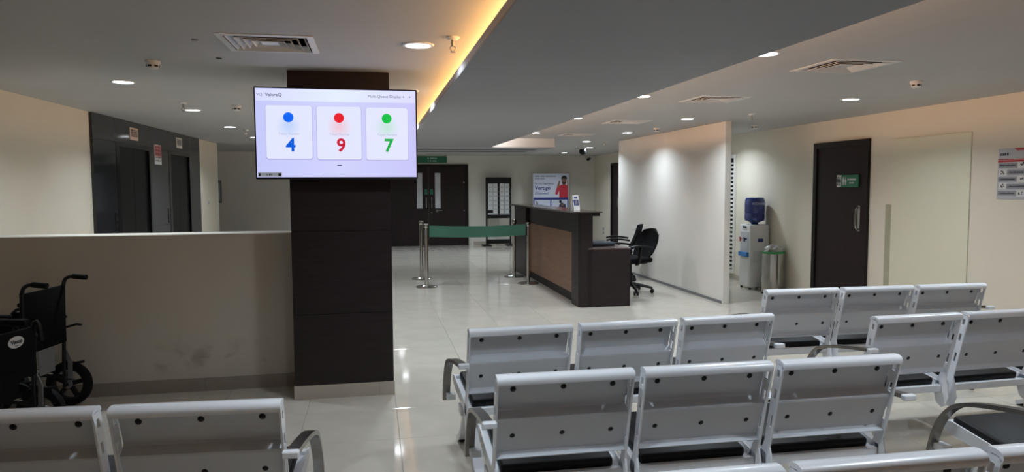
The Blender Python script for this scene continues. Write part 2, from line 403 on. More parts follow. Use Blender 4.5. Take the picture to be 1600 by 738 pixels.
# dark door on the right wall beyond the partition
d3 = wall_frame('door_3', 15.95, 0, 'R'); w = .66; h = 2.06
mb = MB(); mb.box(-w, -w+.07, -.04, 0, 0, h, .004, 1); mb.box(w-.07, w, -.04, 0, 0, h, .004, 1); mb.box(-w+.07, w-.07, -.04, 0, h-.07, h, .004, 1); mb.build('door_frame', M_FRAME, d3)
for s in (-1, 1):
    a, b = sorted((s*.004, s*(w-.072))); lf = MB().box(a, b, -.015, 0, .006, h-.072).build('door_leaf', M_LAMV, d3)
    MB().tube([(s*.06, -.015, 1.0), (s*.06, -.055, 1.02), (s*.06, -.055, 1.28), (s*.06, -.015, 1.3)], .011).build('pull_handle', M_CHROME, d3, True)
    MB().box(s*.2-.04, s*.2+.04, -.019, -.014, 1.1, 1.75).build('pane', M_BLK, d3)

# ---- lift wall: granite cladding slabs with two lift doors set in
lw = sempty('wall_lift', (LWX(8.2), 8.2, 0), LROT)      # local x along the wall away from the camera, -y into the room
Ltot = 4.18; GT = .03
openings = [(.62, 1.78), (2.54, 3.62)]; hd = 2.03
def slab(x0, x1, z0, z1): MB().box(x0+.001, x1-.001, -GT, 0, z0+.001, z1-.001, .001, 1).build('granite_slab', M_GRAN, lw)
for x0, x1 in ((0, .62), (1.78, 2.54), (3.62, Ltot)):
    slab(x0, x1, 0, 1.0); slab(x0, x1, 1.0, hd)
for x0, x1 in ((0, .62), (.62, 1.78), (1.78, 2.54), (2.54, 3.62), (3.62, Ltot)): slab(x0, x1, hd, ZC)
for i, (x0, x1) in enumerate(openings):
    de = wall_frame('door_%d' % (4+i), 8.2, 0, 'L')
    de.location = (LWX(8.2), 8.2, 0)
    mb = MB(); mb.box(x0, x0+.10, -.034, -.001, 0, hd, .002, 1); mb.box(x1-.05, x1, -.034, -.001, 0, hd, .002, 1); mb.box(x0+.10, x1-.05, -.034, -.001, hd-.05, hd, .002, 1)
    mb.build('door_frame', M_STEELD, de)
    xm = (x0+x1)/2+.02
    MB().box(x0+.10, xm-.002, -.008, -.001, .01, hd-.05).build('door_leaf', M_LIFT, de)
    MB().box(xm+.002, x1-.05, -.008, -.001, .01, hd-.05).build('door_leaf', M_LIFT, de)
    cb = MB().box(x0-.10, x0-.04, -.036, -GT, 1.02, 1.22, .003, 1).build('call_panel', M_STEELD, de)
    for z in (1.08, 1.15): MB().cyl((x0-.07, -.039, z), (x0-.07, -.036, z), .011).build('button', M_CHROME, cb)

# ---- pale board on the right wall, then a thin strip in a darker tone
pb = wall_frame('trim_2', 6.29, 0, 'R'); MB().box(-.525, .525, -.012, 0, .12, 2.0, .002, 1).build('board', M_PATCH, pb)
pb = wall_frame('wall_strip', 6.86, 0, 'R'); MB().box(-.05, .05, -.008, 0, .1, 1.285, .001, 1).build('strip', mat('drab_strip', 'aaa68f', .6), pb)
# louvre panel further back on the right wall
lv = thing('louvre_panel', 'tall narrow white louvred panel on the wall behind the water cooler', 'louvre', (RWX(10.67), 10.67, 0), RROT)
mb = MB(); mb.box(-.34, -.29, -.03, 0, .1, 2.0, .002, 1); mb.box(.29, .34, -.03, 0, .1, 2.0, .002, 1); mb.box(-.29, .29, -.03, 0, .1, .16, .002, 1); mb.box(-.29, .29, -.03, 0, 1.94, 2.0, .002, 1)
mb.build('frame', M_WHITE, lv); MB().box(-.29, .29, -.004, 0, .16, 1.94).build('backing', M_DARKHOLE, lv)
sm = MB().box(-.29, .29, -.0225, .0225, -.003, .003).mesh(); sm.materials.append(M_WHITE)
for i in range(26):
    link('slat', sm, lv, None, (0, -.021, .195+i*.0665), (R(38), 0, 0))

# ================================================================ CEILING FITTINGS
M_LENS = emat('downlight_lens', 'f4f8ff', 14)
def build_down():
    root = thing('downlight', 'x', 'ceiling light')
    MB().lathe([(.070, -.002), (.072, -.008), (.086, -.007), (.090, -.003), (.090, 0), (.070, 0)], n=32, ring=True).build('trim_ring', M_WP, root, True)
    MB().lathe([(0, -.0045), (.0705, -.0045), (.0705, -.001), (0, -.001)], n=32).build('lens', M_LENS, root)
    return root
down0 = build_down()
DL = [((.27, 4.1), 'round downlight in the left ceiling nearest the warm cove, above the screen'),
      ((.31, 6.05), 'round downlight just behind the top right corner of the wall screen'),
      ((-1.83, 5.87), 'leftmost round downlight, ahead of the lift wall'),
      ((-1.80, 7.85), 'round downlight between the two left smoke detectors by the lifts'),
      ((-1.82, 9.92), 'round downlight over the second lift, third from the left'),
      ((-1.81, 11.9), 'farthest round downlight of the lift lobby, at the left edge of the screen'),
      ((2.37, 4.0), 'nearest round downlight right of the dropped ceiling, half hidden by its edge'),
      ((2.38, 6.05), 'second round downlight along the right edge of the dropped ceiling'),
      ((2.37, 8.1), 'third round downlight along the right edge of the dropped ceiling'),
      ((2.39, 10.34), 'farthest round downlight along the right edge of the dropped ceiling'),
      ((4.41, 5.95), 'round downlight over the waiting benches near the restroom door'),
      ((3.73, 8.0), 'round downlight in front of the white partition, nearer of its row'),
      ((3.77, 10.15), 'round downlight beside the far end of the white partition'),
      ((3.78, 12.25), 'round downlight next to the black dome camera, nearer of the close pair'),
      ((4.44, 14.15), 'round downlight just right of the black dome camera'),
      ((5.02, 10.0), 'round downlight in the passage behind the white partition, over the water cooler'),
      ((.27, 2.05), 'round downlight in the left ceiling by the cove, above the nearest benches'),
      ((2.37, 1.95), 'round downlight right of the dropped ceiling, above the nearest benches'),
      ((4.41, 3.9), 'round downlight over the right block of benches'),
      ((.31, 8.05), 'round downlight beside the cove hidden behind the wall screen'),
      ((.31, 10.1), 'farthest round downlight along the left cove, hidden behind the screen'),
      ((2.4, 14.2), 'round downlight beyond the ceiling cross bar, nearer the counter end'),
      ((2.4, 16.2), 'round downlight in front of the brochure rack, beyond the ceiling cross bar'),
      ((.6, 14.2), 'round downlight beyond the ceiling cross bar, left one'),
      ((.6, 16.2), 'round downlight close before the far double door'),
      ((4.51, 16.4), 'round downlight closest to the far wall above the banner')]
for i, ((x, y), lab) in enumerate(DL):
    o = down0 if i == 0 else copy_tree(down0)
    o.location = (x, y, ZC); tag(o, lab, 'ceiling light', 'ceiling downlights')
    ld = bpy.data.lights.new('downlight_lamp', 'AREA'); ld.shape = 'DISK'; ld.size = .14; ld.energy = DOWN_W; ld.color = (.79, .905, 1.0); ld.spread = R(140)
    lo = bpy.data.objects.new('downlight_lamp', ld); COL.objects.link(lo); lo.parent = o; lo.location = (0, 0, -.012)

def build_vent():
    root = thing('ceiling_diffuser', 'x', 'air vent')
    a = .25
    def ring(r0, r1, z0, z1):
        b = bmesh.new(); A = [b.verts.new((sx*r0, sy*r0, z0)) for sx, sy in ((-1, -1), (1, -1), (1, 1), (-1, 1))]; B = [b.verts.new((sx*r1, sy*r1, z1)) for sx, sy in ((-1, -1), (1, -1), (1, 1), (-1, 1))]
        A2 = [b.verts.new(v.co+Vector((0, 0, .003))) for v in A]; B2 = [b.verts.new(v.co+Vector((0, 0, .003))) for v in B]
        for i in range(4):
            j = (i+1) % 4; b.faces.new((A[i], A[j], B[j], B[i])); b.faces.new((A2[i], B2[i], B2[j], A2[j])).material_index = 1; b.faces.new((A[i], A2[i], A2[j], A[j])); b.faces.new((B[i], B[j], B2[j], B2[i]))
        m = MB(); m._merge(b); return m
    mb = MB(); mb.box(-VH, VH, -VH, VH, .098, .100)
    for s in (-1, 1):
        mb.box(*sorted((s*VH, s*(VH-.002))), -VH, VH, .001, .098); mb.box(-VH, VH, *sorted((s*VH, s*(VH-.002))), .001, .098)
    mb.build('plenum', M_DARKHOLE, root)
    ring(a, .214, -.004, -.006).build('frame', M_WP, root)
    for r in (.206, .166, .126, .086): ring(r, r-.022, -.006, .024).build('blade', M_WP, root).data.materials.append(M_DARKHOLE)  # upper blade faces black: shade of the slots put into the colour
    MB().box(-.045, .045, -.045, .045, .0, .004).build('centre_plate', M_WP, root)
    return root
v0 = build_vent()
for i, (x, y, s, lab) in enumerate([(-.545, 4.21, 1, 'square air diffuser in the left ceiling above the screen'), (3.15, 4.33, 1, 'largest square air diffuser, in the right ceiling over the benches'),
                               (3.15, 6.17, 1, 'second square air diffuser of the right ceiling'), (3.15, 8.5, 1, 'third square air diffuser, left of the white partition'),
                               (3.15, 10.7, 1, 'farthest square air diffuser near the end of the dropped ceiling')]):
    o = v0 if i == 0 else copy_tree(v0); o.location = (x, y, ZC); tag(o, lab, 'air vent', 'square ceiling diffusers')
def build_smoke():
    root = thing('smoke_detector', 'x', 'smoke detector'); root.scale = (.82, .82, .82)
    MB().lathe([(.055, 0), (.055, -.018), (.050, -.022), (0, -.022)]).build('base', M_WP, root, True)
    MB().lathe([(.046, -.022), (.044, -.05), (.034, -.060), (0, -.060)]).build('head', M_WP, root, True)
    for a in range(6):
        MB().box(.034, .0465, -.014, .014, -.048, -.034, m=Matrix.Rotation(a*math.pi/3+.3, 4, 'Z')).build('inlet', M_DARKHOLE, root)
    return root
s0 = build_smoke()
for i, (x, y, lab) in enumerate([(-1.35, 4.9, 'white smoke detector left of the near air diffuser'), (-1.29, 7.39, 'white smoke detector close to the left of the screen'), (4.17, 4.86, 'white smoke detector in the right ceiling over the benches'),
                            (4.99, 8.65, 'white smoke detector behind the partition above the water cooler'), (3.89, 9.32, 'white smoke detector above the white partition'), (4.1, 13.9, 'white smoke detector left of the black dome camera'), (4.6, 12.4, 'white smoke detector beside the far sprinkler')]):
    o = s0 if i == 0 else copy_tree(s0); o.location = (x, y, ZC); tag(o, lab, 'smoke detector', 'smoke detectors on the ceiling')
def build_spr():
    root = thing('sprinkler', 'x', 'sprinkler')
    MB().lathe([(.036, 0), (.036, -.006), (.022, -.016), (0, -.016)]).build('rosette', M_WP, root, True)
    MB().cyl((0, 0, -.016), (0, 0, -.05), .010, n=12).build('body', M_CHROME, root, True)
    mb = MB()
    for s in (-1, 1): mb.tube([(s*.006, 0, -.045), (s*.016, 0, -.058), (s*.005, 0, -.078)], .003, n=6)
    mb.cyl((0, 0, -.078), (0, 0, -.081), .015, n=12); mb.build('deflector', M_CHROME, root, True)
    return root
p0 = build_spr()
for i, (x, y, lab) in enumerate([(.44, 3.86, 'sprinkler head beside the warm cove light'), (-1.73, 7.19, 'sprinkler head between the left downlights'), (-1.70, 10.4, 'sprinkler head just left of the screen'),
                            (4.2, 7.35, 'sprinkler head right of the partition top'), (4.17, 12.39, 'sprinkler head over the far end of the partition')]):
    o = p0 if i == 0 else copy_tree(p0); o.location = (x, y, ZC); tag(o, lab, 'sprinkler', 'ceiling sprinklers')
for i, (x, y, lab) in enumerate([(-.92, 4.73, 'small dark oval ceiling cap in front of the near diffuser'), (-.93, 4.16, 'faint small ceiling cap left of the near diffuser')]):
    tag(MB().lathe([(.018, 0), (.018, -.004), (.012, -.006), (0, -.006)], n=14).build('ceiling_plug', M_BLK if i == 0 else M_GREYP, None), lab, 'cap').location = (x, y, ZC)
dm = thing('dome_camera', 'black dome security camera hanging from the far right ceiling', 'camera', (4.30, 14.2, ZC))
MB().lathe([(.07, 0), (.07, -.03), (.06, -.035), (0, -.035)]).build('mount', M_WP, dm, True); MB().sph((0, 0, -.08), .075).build('dome', M_BLK, dm, True)
bc = thing('bullet_camera', 'small dark camera in the far corner under the ceiling', 'camera', (5.60, 17.95, ZC))
MB().cyl((0, 0, 0), (0, 0, -.05), .02).build('stem', M_WP, bc, True); MB().cyl((.03, .02, -.08), (-.05, -.08, -.10), .035).build('body', M_BLK, bc, True)

# ================================================================ SCREEN ON THE COLUMN
tv = thing('wall_screen', 'large lit queue display screen showing 4, 9 and 7, mounted on the dark column', 'television', (-.2245, 5.02, 1.866))
W, Hh = 1.08, .617
MB().box(-W/2, W/2, -.012, .028, -Hh/2, Hh/2, .003, 1).build('casing', M_BLK, tv)
MB().box(-.25, .25, .028, .10, -.18, .18, .004, 1).build('wall_mount', M_BLK, tv)
def scr(u, v): return (u-.5)*W, (.5-v)*Hh
sw = lambda c, k=1: emat('scr_'+c+str(k), c, SCREEN*k)
def rrect(mb, x0, x1, z0, z1, r, y, th=.0004):
    pts = []
    for cx, cz, a0 in ((x1-r, z1-r, 0), (x0+r, z1-r, 90), (x0+r, z0+r, 180), (x1-r, z0+r, 270)):
        for k in range(6): a = R(a0+k*18); pts.append((cx+r*math.cos(a), cz+r*math.sin(a)))
    return mb.prism(pts, y-th, y, 'Y')
def gradient_screen(name, c0, c1, c2):
    """picture on the display: pale wash shifting colour across the panel"""
    m = bpy.data.materials.new(name); m.use_nodes = True; N = m.node_tree.nodes; Lk = m.node_tree.links; b = N['Principled BSDF']
    tc = N.new('ShaderNodeTexCoord'); sp = N.new('ShaderNodeSeparateXYZ'); Lk.new(tc.outputs['Object'], sp.inputs[0])
    mr = N.new('ShaderNodeMapRange'); mr.inputs[1].default_value = -W/2; mr.inputs[2].default_value = W/2; Lk.new(sp.outputs['X'], mr.inputs[0])
    r = N.new('ShaderNodeValToRGB'); e = r.color_ramp.elements; e[0].color = lin(c0)+(1,); e[1].color = lin(c2)+(1,); q = e.new(.5); q.color = lin(c1)+(1,)
    Lk.new(mr.outputs[0], r.inputs[0]); b.inputs['Base Color'].default_value = (0, 0, 0, 1); b.inputs['Roughness'].default_value = .18; b.inputs['Specular IOR Level'].default_value = .4
    Lk.new(r.outputs[0], b.inputs['Emission Color']); b.inputs['Emission Strength'].default_value = SCREEN; return m
pn = MB().box(-W/2+.009, W/2-.009, -.0125, -.012, -Hh/2+.014, Hh/2-.009).build('panel', gradient_screen('screen_wash', 'c6cafb', 'd2d5fe', 'c9c8fa'), tv)
x0, z1 = scr(.012, .02); x1, z0 = scr(.988, .15)
MB().box(x0, x1, -.0129, -.0125, z0, z1).build('header_bar', gradient_screen('screen_head', 'd9dcfd', 'e6f0ff', 'dcdcfd'), pn)
def card_mat(name, cx, tint):
    """display card: pale with a soft tinted halo under its dot"""
    m = bpy.data.materials.new(name); m.use_nodes = True; N = m.node_tree.nodes; Lk = m.node_tree.links; b = N['Principled BSDF']
    tc = N.new('ShaderNodeTexCoord'); mp = N.new('ShaderNodeMapping'); mp.inputs['Location'].default_value = (-cx, 0, -scr(0, .42)[1]); Lk.new(tc.outputs['Object'], mp.inputs[0])
    vl = N.new('ShaderNodeVectorMath'); vl.operation = 'LENGTH'; Lk.new(mp.outputs[0], vl.inputs[0])
    r = N.new('ShaderNodeValToRGB'); e = r.color_ramp.elements; e[0].position = 0; e[0].color = lin(tint)+(1,); e[1].position = .085; e[1].color = lin('e4e8ff')+(1,)
    Lk.new(vl.outputs['Value'], r.inputs[0]); b.inputs['Base Color'].default_value = (0, 0, 0, 1); b.inputs['Roughness'].default_value = .18; b.inputs['Specular IOR Level'].default_value = .4
    Lk.new(r.outputs[0], b.inputs['Emission Color']); b.inputs['Emission Strength'].default_value = SCREEN; return m
for (u0, u1, v0_, v1, uc, dot, num, tint) in ((.068, .345, .197, .775, .203, '1468f5', '4', 'bcd2fb'), (.374, .647, .20, .78, .51, 'e8242f', '9', 'f2c4d4'), (.677, .94, .205, .785, .807, '16c24a', '7', 'bfe6d6')):
    a, t = scr(u0, v0_); b, bt = scr(u1, v1); cx = scr(uc, 0)[0]
    rrect(MB(), a-.004, b+.004, bt-.008, t+.001, .018, -.0125).build('card_shadow', sw('b9b6e8'), pn)
    cd = rrect(MB(), a, b, bt, t, .016, -.0129).build('card', card_mat('card_'+num, cx, tint), pn)
    zc_ = scr(0, .325)[1]
    MB().cyl((cx, -.0139, zc_), (cx, -.0133, zc_), .0335, n=32).build('dot', sw(dot), pn)
    text('number', num, .125, sw({'4': '0a62e8', '9': 'd62440', '7': '1fb84e'}[num], .9), pn, (cx+.012, -.0138, scr(0, .632)[1]), bold=.0030)
    text('caption', 'Token Number', .022, sw('b4b6d4'), pn, (cx+.003, -.0137, scr(0, .505)[1]))
text('logo', 'VQ', .027, sw('8a8cab'), pn, (scr(.034, 0)[0], -.0136, scr(0, .085)[1]), bold=.0003)
text('title', 'ValoraQ', .031, sw('4b4c74', .8), pn, (scr(.118, 0)[0], -.0136, scr(0, .085)[1]), bold=.0003)
text('title', 'Multi-Queue Display', .027, sw('6a6c92', .8), pn, (scr(.795, 0)[0], -.0136, scr(0, .082)[1]))
for u in (.915, .955): MB().cyl((scr(u, 0)[0], -.0137, scr(0, .082)[1]), (scr(u, 0)[0], -.0133, scr(0, .082)[1]), .006).build('icon', sw('9a9cc0'), pn)
x, z = scr(.508, .846); MB().box(x-.015, x+.015, -.0132, -.0126, z-.0035, z+.0035).build('marker', sw('182a66', .6), pn)
scribble(MB(), scr(.40, 0)[0], scr(.64, 0)[0], scr(0, .945)[1], .007, -.0127, 5).build('footer_text', sw('bcbedd'), pn)
x0, z1 = scr(.014, .925); x1, z0 = scr(.155, .972)
st = MB().box(x0, x1, -.0135, -.0127, z0, z1).build('screen_tag', sw('8f9499', .8), tv)
mb = MB(); scribble(mb, x0+.055, x0+.09, (z0+z1)/2, .012, -.0136, 3); mb.box(x1-.022, x1-.004, -.0142, -.0136, z0+.005, z1-.005); mb.box(x0+.004, x0+.016, -.0142, -.0136, z0+.005, z1-.005); mb.build('tag_print', M_INK, st)

# ================================================================ RECEPTION COUNTER
ct = thing('reception_counter', 'dark reception counter with brown wood front panel and lower desk behind', 'counter', (0, 0, 0))
Y0, Y1 = 8.345, 12.4
mb = MB(); mb.box(2.56, 2.66, Y0+.30, Y1-.3, .0, 1.17); mb.build('upstand', M_LAM, ct)
mb = MB(); mb.prism([(2.50, Y0+.02), (2.52, Y0), (2.585, Y0), (2.66, Y0), (2.66, Y0+.36), (2.50, Y0+.36), (2.487, Y0+.34), (2.487, Y0+.05)], 0, 1.17, 'Z'); mb.build('end_pier', M_LAM, ct)
MB().box(2.487, 2.66, Y1-.95, Y1, 0, 1.17, .01, 2).build('end_pier', M_LAM, ct)
MB().box(2.545, 2.565, Y0+.36, Y1-.95, .905, 1.17).build('fascia', M_LAM, ct)
MB().box(2.552, 2.565, Y0+.36, Y1-.95, .105, .903, .002, 1).build('wood_panel', M_WOOD, ct)
MB().box(2.550, 2.565, Y0+.36, Y1-.95, .0, .103).build('plinth', M_FRAME, ct)
tp = MB().box(2.40, 2.765, Y0-.06, Y1+.03, 1.172, 1.194, .004, 2).build('counter_top', mat('counter_stone', '4a4340', .12, var=.2, scale=30), ct)
MB().box(2.66, 2.745, Y0-.02, Y1, 1.135, 1.172).build('top_rail', M_FRAME, ct)
MB().box(2.585, 3.15, Y0, Y0+.03, 0, .715, .002, 1).build('side_panel', M_LAM, ct)
MB().box(2.66, 3.14, Y1-.03, Y1, 0, .715, .002, 1).build('side_panel', M_LAM, ct)
MB().box(2.60, 3.155, Y0-.002, Y1, .715, .737, .003, 1).build('desk_top', mat('desk_laminate', '5a4a48', .25, var=.12, scale=4, stretch=(8, 1, 1)), ct)
MB().box(3.09, 3.12, Y0+.05, Y0+.5, 0, .715).build('drawer_unit', M_LAM, ct)

cs = thing('card_stand', 'small white and blue folded card standing on the counter top', 'card stand', (2.64, 9.05, 1.194), R(12))
MB().prism([(-.05, 0), (-.046, 0), (.004, .185), (0, .19)], -.045, .045, 'X').build('front_card', M_PAPER, cs)
MB().prism([(.05, 0), (.046, 0), (-.002, .185), (.002, .19)], -.045, .045, 'X').build('back_card', M_PAPER, cs)
tl = Matrix.Translation((0, -.048, 0)) @ Matrix.Rotation(-math.atan(.05/.19), 4, 'X')
mb = MB(); mb.box(-.036, .036, -.003, -.001, .055, .135, m=tl); mb.box(-.025, .025, -.003, -.001, .15, .175, m=tl); mb.build('print', M_NAVY, cs)
MB().box(-.016, .016, -.0045, -.002, .065, .125, m=tl).build('print_pale', M_GREYP, cs)
bg = thing('document_bag', 'dark navy zipped flat bag lying on the reception desk', 'bag', (2.86, 8.75, .737), R(8))
MB().box(-.16, .17, -.16, .16, 0, .05, .022, 3).build('body', mat('navy_cloth', '1f2533', .6, bump=.2), bg, True)
mb = MB(); mb.tube([(.17, -.1, .03), (.205, -.09, .03), (.205, .09, .03), (.17, .1, .03)], .008, smooth=1); mb.build('strap', M_BLK, bg, True)
ph = thing('desk_telephone', 'brown and black desk phone behind the bag on the reception desk', 'telephone', (2.78, 9.35, .737), R(-20))
MB().prism([(-.09, 0), (.09, 0), (.09, .07), (-.09, .03)], -.08, .08, 'X', bev=.004).build('base', mat('brown_plastic', '6a4a38', .5), ph)
MB().box(-.075, -.03, -.10, .10, .06, .095, .012, 2).build('handset', M_BLK, ph)
pr = thing('desk_printer', 'white low printer on the reception desk behind the phone', 'printer', (2.84, 9.95, .737), 0)
MB().box(-.17, .17, -.15, .15, 0, .12, .012, 2).build('body', M_WP, pr); MB().box(-.12, .12, -.152, -.13, .03, .05).build('paper_slot', M_BLK, pr)
wsock = thing('wall_socket', 'small grey double socket on the wall between counter and dark door', 'socket', (RWX(17.25), 17.25, .37), RROT)
MB().box(-.06, .06, -.012, 0, -.10, .10, .003, 1).build('plate', M_WP, wsock)
for z in (-.05, .05): MB().box(-.04, .04, -.014, -.011, z-.035, z+.035).build('outlet', M_GREYP, wsock)

# ================================================================ OFFICE CHAIRS
def office_chair(lab, loc, rz):
    r = thing('office_chair', lab, 'chair', loc, rz, 'office chairs behind the counter')
    for k in range(5):
        a = k*2*math.pi/5+.3; c, s_ = math.cos(a), math.sin(a)
        lg = MB().tube([(.03*c, .03*s_, .12), (.16*c, .16*s_, .105), (.30*c, .30*s_, .075)], [.026, .022, .016], n=8).build('base_leg', M_BLK, r, True)
        mb = MB(); 
        for q in (-1, 1): mb.cyl((.30*c-s_*.012*q, .30*s_+c*.012*q, .03), (.30*c-s_*.03*q, .30*s_+c*.03*q, .03), .03, n=16)
        mb.cyl((.30*c, .30*s_, .03), (.30*c, .30*s_, .08), .008); mb.build('caster', M_BLK, lg, True)
    MB().lathe([(.04, .085), (.04, .14), (.028, .15), (.028, .28), (.018, .29), (.018, .42), (0, .42)]).build('gas_lift', M_BLK, r, True)
    MB().box(-.10, .10, -.12, .12, .41, .435, .006, 1).build('mechanism', M_BLK, r)
    MB().box(-.24, .24, -.22, .25, .435, .51, .035, 4).build('seat', M_FAB, r, True)
    mb = MB(); n = 9
    b = bmesh.new(); rows = []
    for i in range(11):
        t = i/10; z = .50+t*.40; hw_ = .20+.035*math.sin(math.pi*min(1, t*1.1)); 
        if t > .85: hw_ -= (t-.85)/.15*.06
        if t < .1: hw_ -= (.1-t)/.1*.04
        row = []
        for k in range(n):
            s_ = -1+2*k/(n-1); x = s_*hw_; y = -.21-.13*t-.035*math.sin(t*2.6)+.05*s_*s_; row.append((x, y, z-.025*s_*s_*(1 if t > .8 else 0)))
        rows.append(row)
    F = [[b.verts.new(p) for p in row] for row in rows]; Bk = [[b.verts.new((p[0]*.97, p[1]-.035, p[2])) for p in row] for row in rows]
    for i in range(10):
        for k in range(n-1):
            b.faces.new((F[i][k], F[i][k+1], F[i+1][k+1], F[i+1][k])); b.faces.new((Bk[i][k], Bk[i+1][k], Bk[i+1][k+1], Bk[i][k+1]))
        b.faces.new((F[i][0], F[i+1][0], Bk[i+1][0], Bk[i][0])); b.faces.new((F[i][-1], Bk[i][-1], Bk[i+1][-1], F[i+1][-1]))
    for k in range(n-1): b.faces.new((F[0][k], Bk[0][k], Bk[0][k+1], F[0][k+1])); b.faces.new((F[-1][k], F[-1][k+1], Bk[-1][k+1], Bk[-1][k]))
    mb._merge(b); mb.build('backrest', M_FAB, r, True, ang=60)
    MB().tube([(0, -.05, .42), (0, -.22, .40), (0, -.30, .44), (0, -.31, .60)], 0, sq=(.07, .018), smooth=2).build('back_bracket', M_BLK, r)
    for s in (-1, 1):
        MB().tube([(s*.20, .05, .425), (s*.28, .05, .44), (s*.29, .04, .60), (s*.285, .02, .665)], 0, sq=(.045, .022), smooth=2).build('arm_post', M_BLK, r)
        MB().tube([(s*.285, -.17, .655), (s*.285, -.05, .675), (s*.285, .10, .68), (s*.285, .19, .66)], 0, sq=(.07, .026), smooth=2).build('arm_pad', M_BLK, r)
    return r
office_chair('black swivel office chair nearest, its broad back beside the desk corner', (3.56, 9.42, 0), R(103))
office_chair('black swivel office chair further back, seen side on with leaning back', (3.85, 10.75, 0), R(72))

# ================================================================ QUEUE POSTS AND BELT
def post():
    r = thing('barrier_post', 'x', 'barrier post')
    MB().lathe([(.165, 0), (.165, .008), (.15, .02), (.06, .032), (.034, .04), (0, .04)], n=36).build('base', M_CHROME, r, True)
    MB().cyl((0, 0, .035), (0, 0, .90), .029, n=24).build('pole', M_CHROME, r, True)
    MB().lathe([(.034, .895), (.037, .90), (.037, .945), (.030, .957), (0, .96)]).build('head', M_CHROME, r, True)
    return r
q0 = post()
PP = [(.77, 11.55, 'chrome barrier post at left, the farther of the left pair'), (.78, 10.6, 'chrome barrier post at left, nearer of the left pair, holding the green belt'),
      (2.30, 11.5, 'chrome barrier post at right, farther one beside the counter'), (2.345, 10.62, 'chrome barrier post at right, nearer one before the wood panel')]
for i, (x, y, lab) in enumerate(PP):
    o = q0 if i == 0 else copy_tree(q0); o.location = (x, y, 0); tag(o, lab, 'barrier post', 'chrome queue barrier posts')
bt = thing('barrier_belt', 'wide plain green belt stretched between the two nearer chrome posts', 'barrier belt', (.78, 10.6, .84))
Lb = 2.345-.78
mb = MB()
for k in range(12):
    a, b = k/12, (k+1)/12; f = lambda t: -.018*math.sin(math.pi*t)
    xa, xb = .044+a*(Lb-.088), .044+b*(Lb-.088)
    mb.prism([(xa, -.085+f(a)), (xb, -.085+f(b)), (xb, .085+f(b)), (xa, .085+f(a))], -.002, .002, 'Y')
mb.build('webbing', M_BELT, bt)
for x in (.036, Lb-.036): MB().box(x-.006, x+.006, -.012, .012, -.09, .09, .002, 1).build('end_clip', M_BLK, bt)

# ================================================================ BROCHURE RACK, BANNER, SIGNS
bk = thing('brochure_rack', 'black floor rack filled with two columns of white leaflets by the far wall', 'brochure rack', (3.15, 17.75, 0))
for s in (-1, 1):
    MB().box(s*.31-.02, s*.31+.02, -.03, .03, 0, 1.74, .004, 1).build('upright', M_BLK, bk)
    MB().box(s*.31-.11, s*.31+.11, -.17, .17, 0, .03, .008, 1).build('foot', M_BLK, bk)
MB().box(-.29, .29, -.02, .02, 1.60, 1.74, .004, 1).build('header', M_BLK, bk); MB().box(-.29, .29, -.02, .02, .05, .16, .004, 1).build('bottom_rail', M_BLK, bk)
MB().box(-.29, .29, .0, .015, .78, 1.60).build('back_panel', M_BLK, bk); MB().box(-.012, .012, -.035, .0, .78, 1.60).build('divider', M_BLK, bk)
MB().box(-.29, .29, -.03, .0, .70, .80, .003, 1).build('tray', M_BLK, bk)
for c in (-1, 1):
    for rI in range(7):
        z = .80+rI*.112
        pk = MB().box(c*.15-.13, c*.15+.13, -.042, -.036, z, z+.035).build('pocket', mat('clear_pocket', 'b4b7ba', .25), bk)
k = 0
for c in (-1, 1):
    for rI in range(7):
        for h_ in (-1, 1):
            if c == -1 and h_ == -1 and rI == 0: continue
            z = .805+rI*.112; x = c*.15+h_*.063; k += 1
            lf = thing('leaflet', 'white leaflet of the brochure rack, %s row from the bottom, %s' % (['lowest', 'second', 'third', 'fourth', 'fifth', 'sixth', 'topmost'][rI], {(-1, -1): 'outer left', (-1, 1): 'inner left', (1, -1): 'inner right', (1, 1): 'outer right'}[(c, h_)]), 'leaflet', (3.15+x, 17.75-.034+.002*(k % 2), z), 0, 'leaflets in the brochure rack')
            MB().box(-.057, .057, -.002, .001, 0, .105+.004*(k % 3)).build('sheet', M_PAPER, lf)
            mb = MB()
            for q in range(3): scribble(mb, -.045, .045, .09-q*.02, .008, -.0022, k*7+q)
            mb.build('print', mat('pale_ink', '8f939c', .7), lf)
bn = thing('rollup_banner', 'roll-up banner reading Vertigo with a red-shirted figure, behind the counter', 'banner', (4.50, 17.65, 0))
MB().box(-.47, .47, -.004, .0, .12, 1.845).build('sheet', mat('banner_paper', 'cdd2e4', .5, var=.02), bn)
MB().box(-.49, .49, -.012, .012, 1.84, 1.862, .003, 1).build('top_bar', M_CHROME, bn); MB().box(-.49, .49, -.08, .08, 0, .12, .02, 2).build('base', M_CHROME, bn); MB().cyl((0, .02, .1), (0, .02, 1.85), .012).build('pole', M_CHROME, bn)
yb = -.0046
mb = MB(); mb.box(-.46, .46, yb-.0008, yb, 1.16, 1.22); mb.box(-.46, -.435, yb-.0008, yb, .2, 1.16); mb.box(.435, .46, yb-.0008, yb, .2, 1.16); mb.box(-.02, .01, yb-.0008, yb, .2, 1.16); mb.box(-.435, .435, yb-.0008, yb, .86, .90); mb.build('border', M_NAVY, bn)
mb = MB(); scribble(mb, -.42, .14, 1.765, .03, yb, 11); scribble(mb, -.42, -.15, 1.705, .03, yb, 12); mb.build('small_print', mat('banner_ink', '4a5578', .6), bn)
text('headline', 'Do you Experience', .062, mat('banner_ink', '4a5578', .6), bn, (-.42, yb-.0006, 1.575), align='LEFT', bold=.0012)
text('headline', 'Vertigo', .135, M_NAVY, bn, (-.42, yb-.0006, 1.46), align='LEFT', bold=.003)
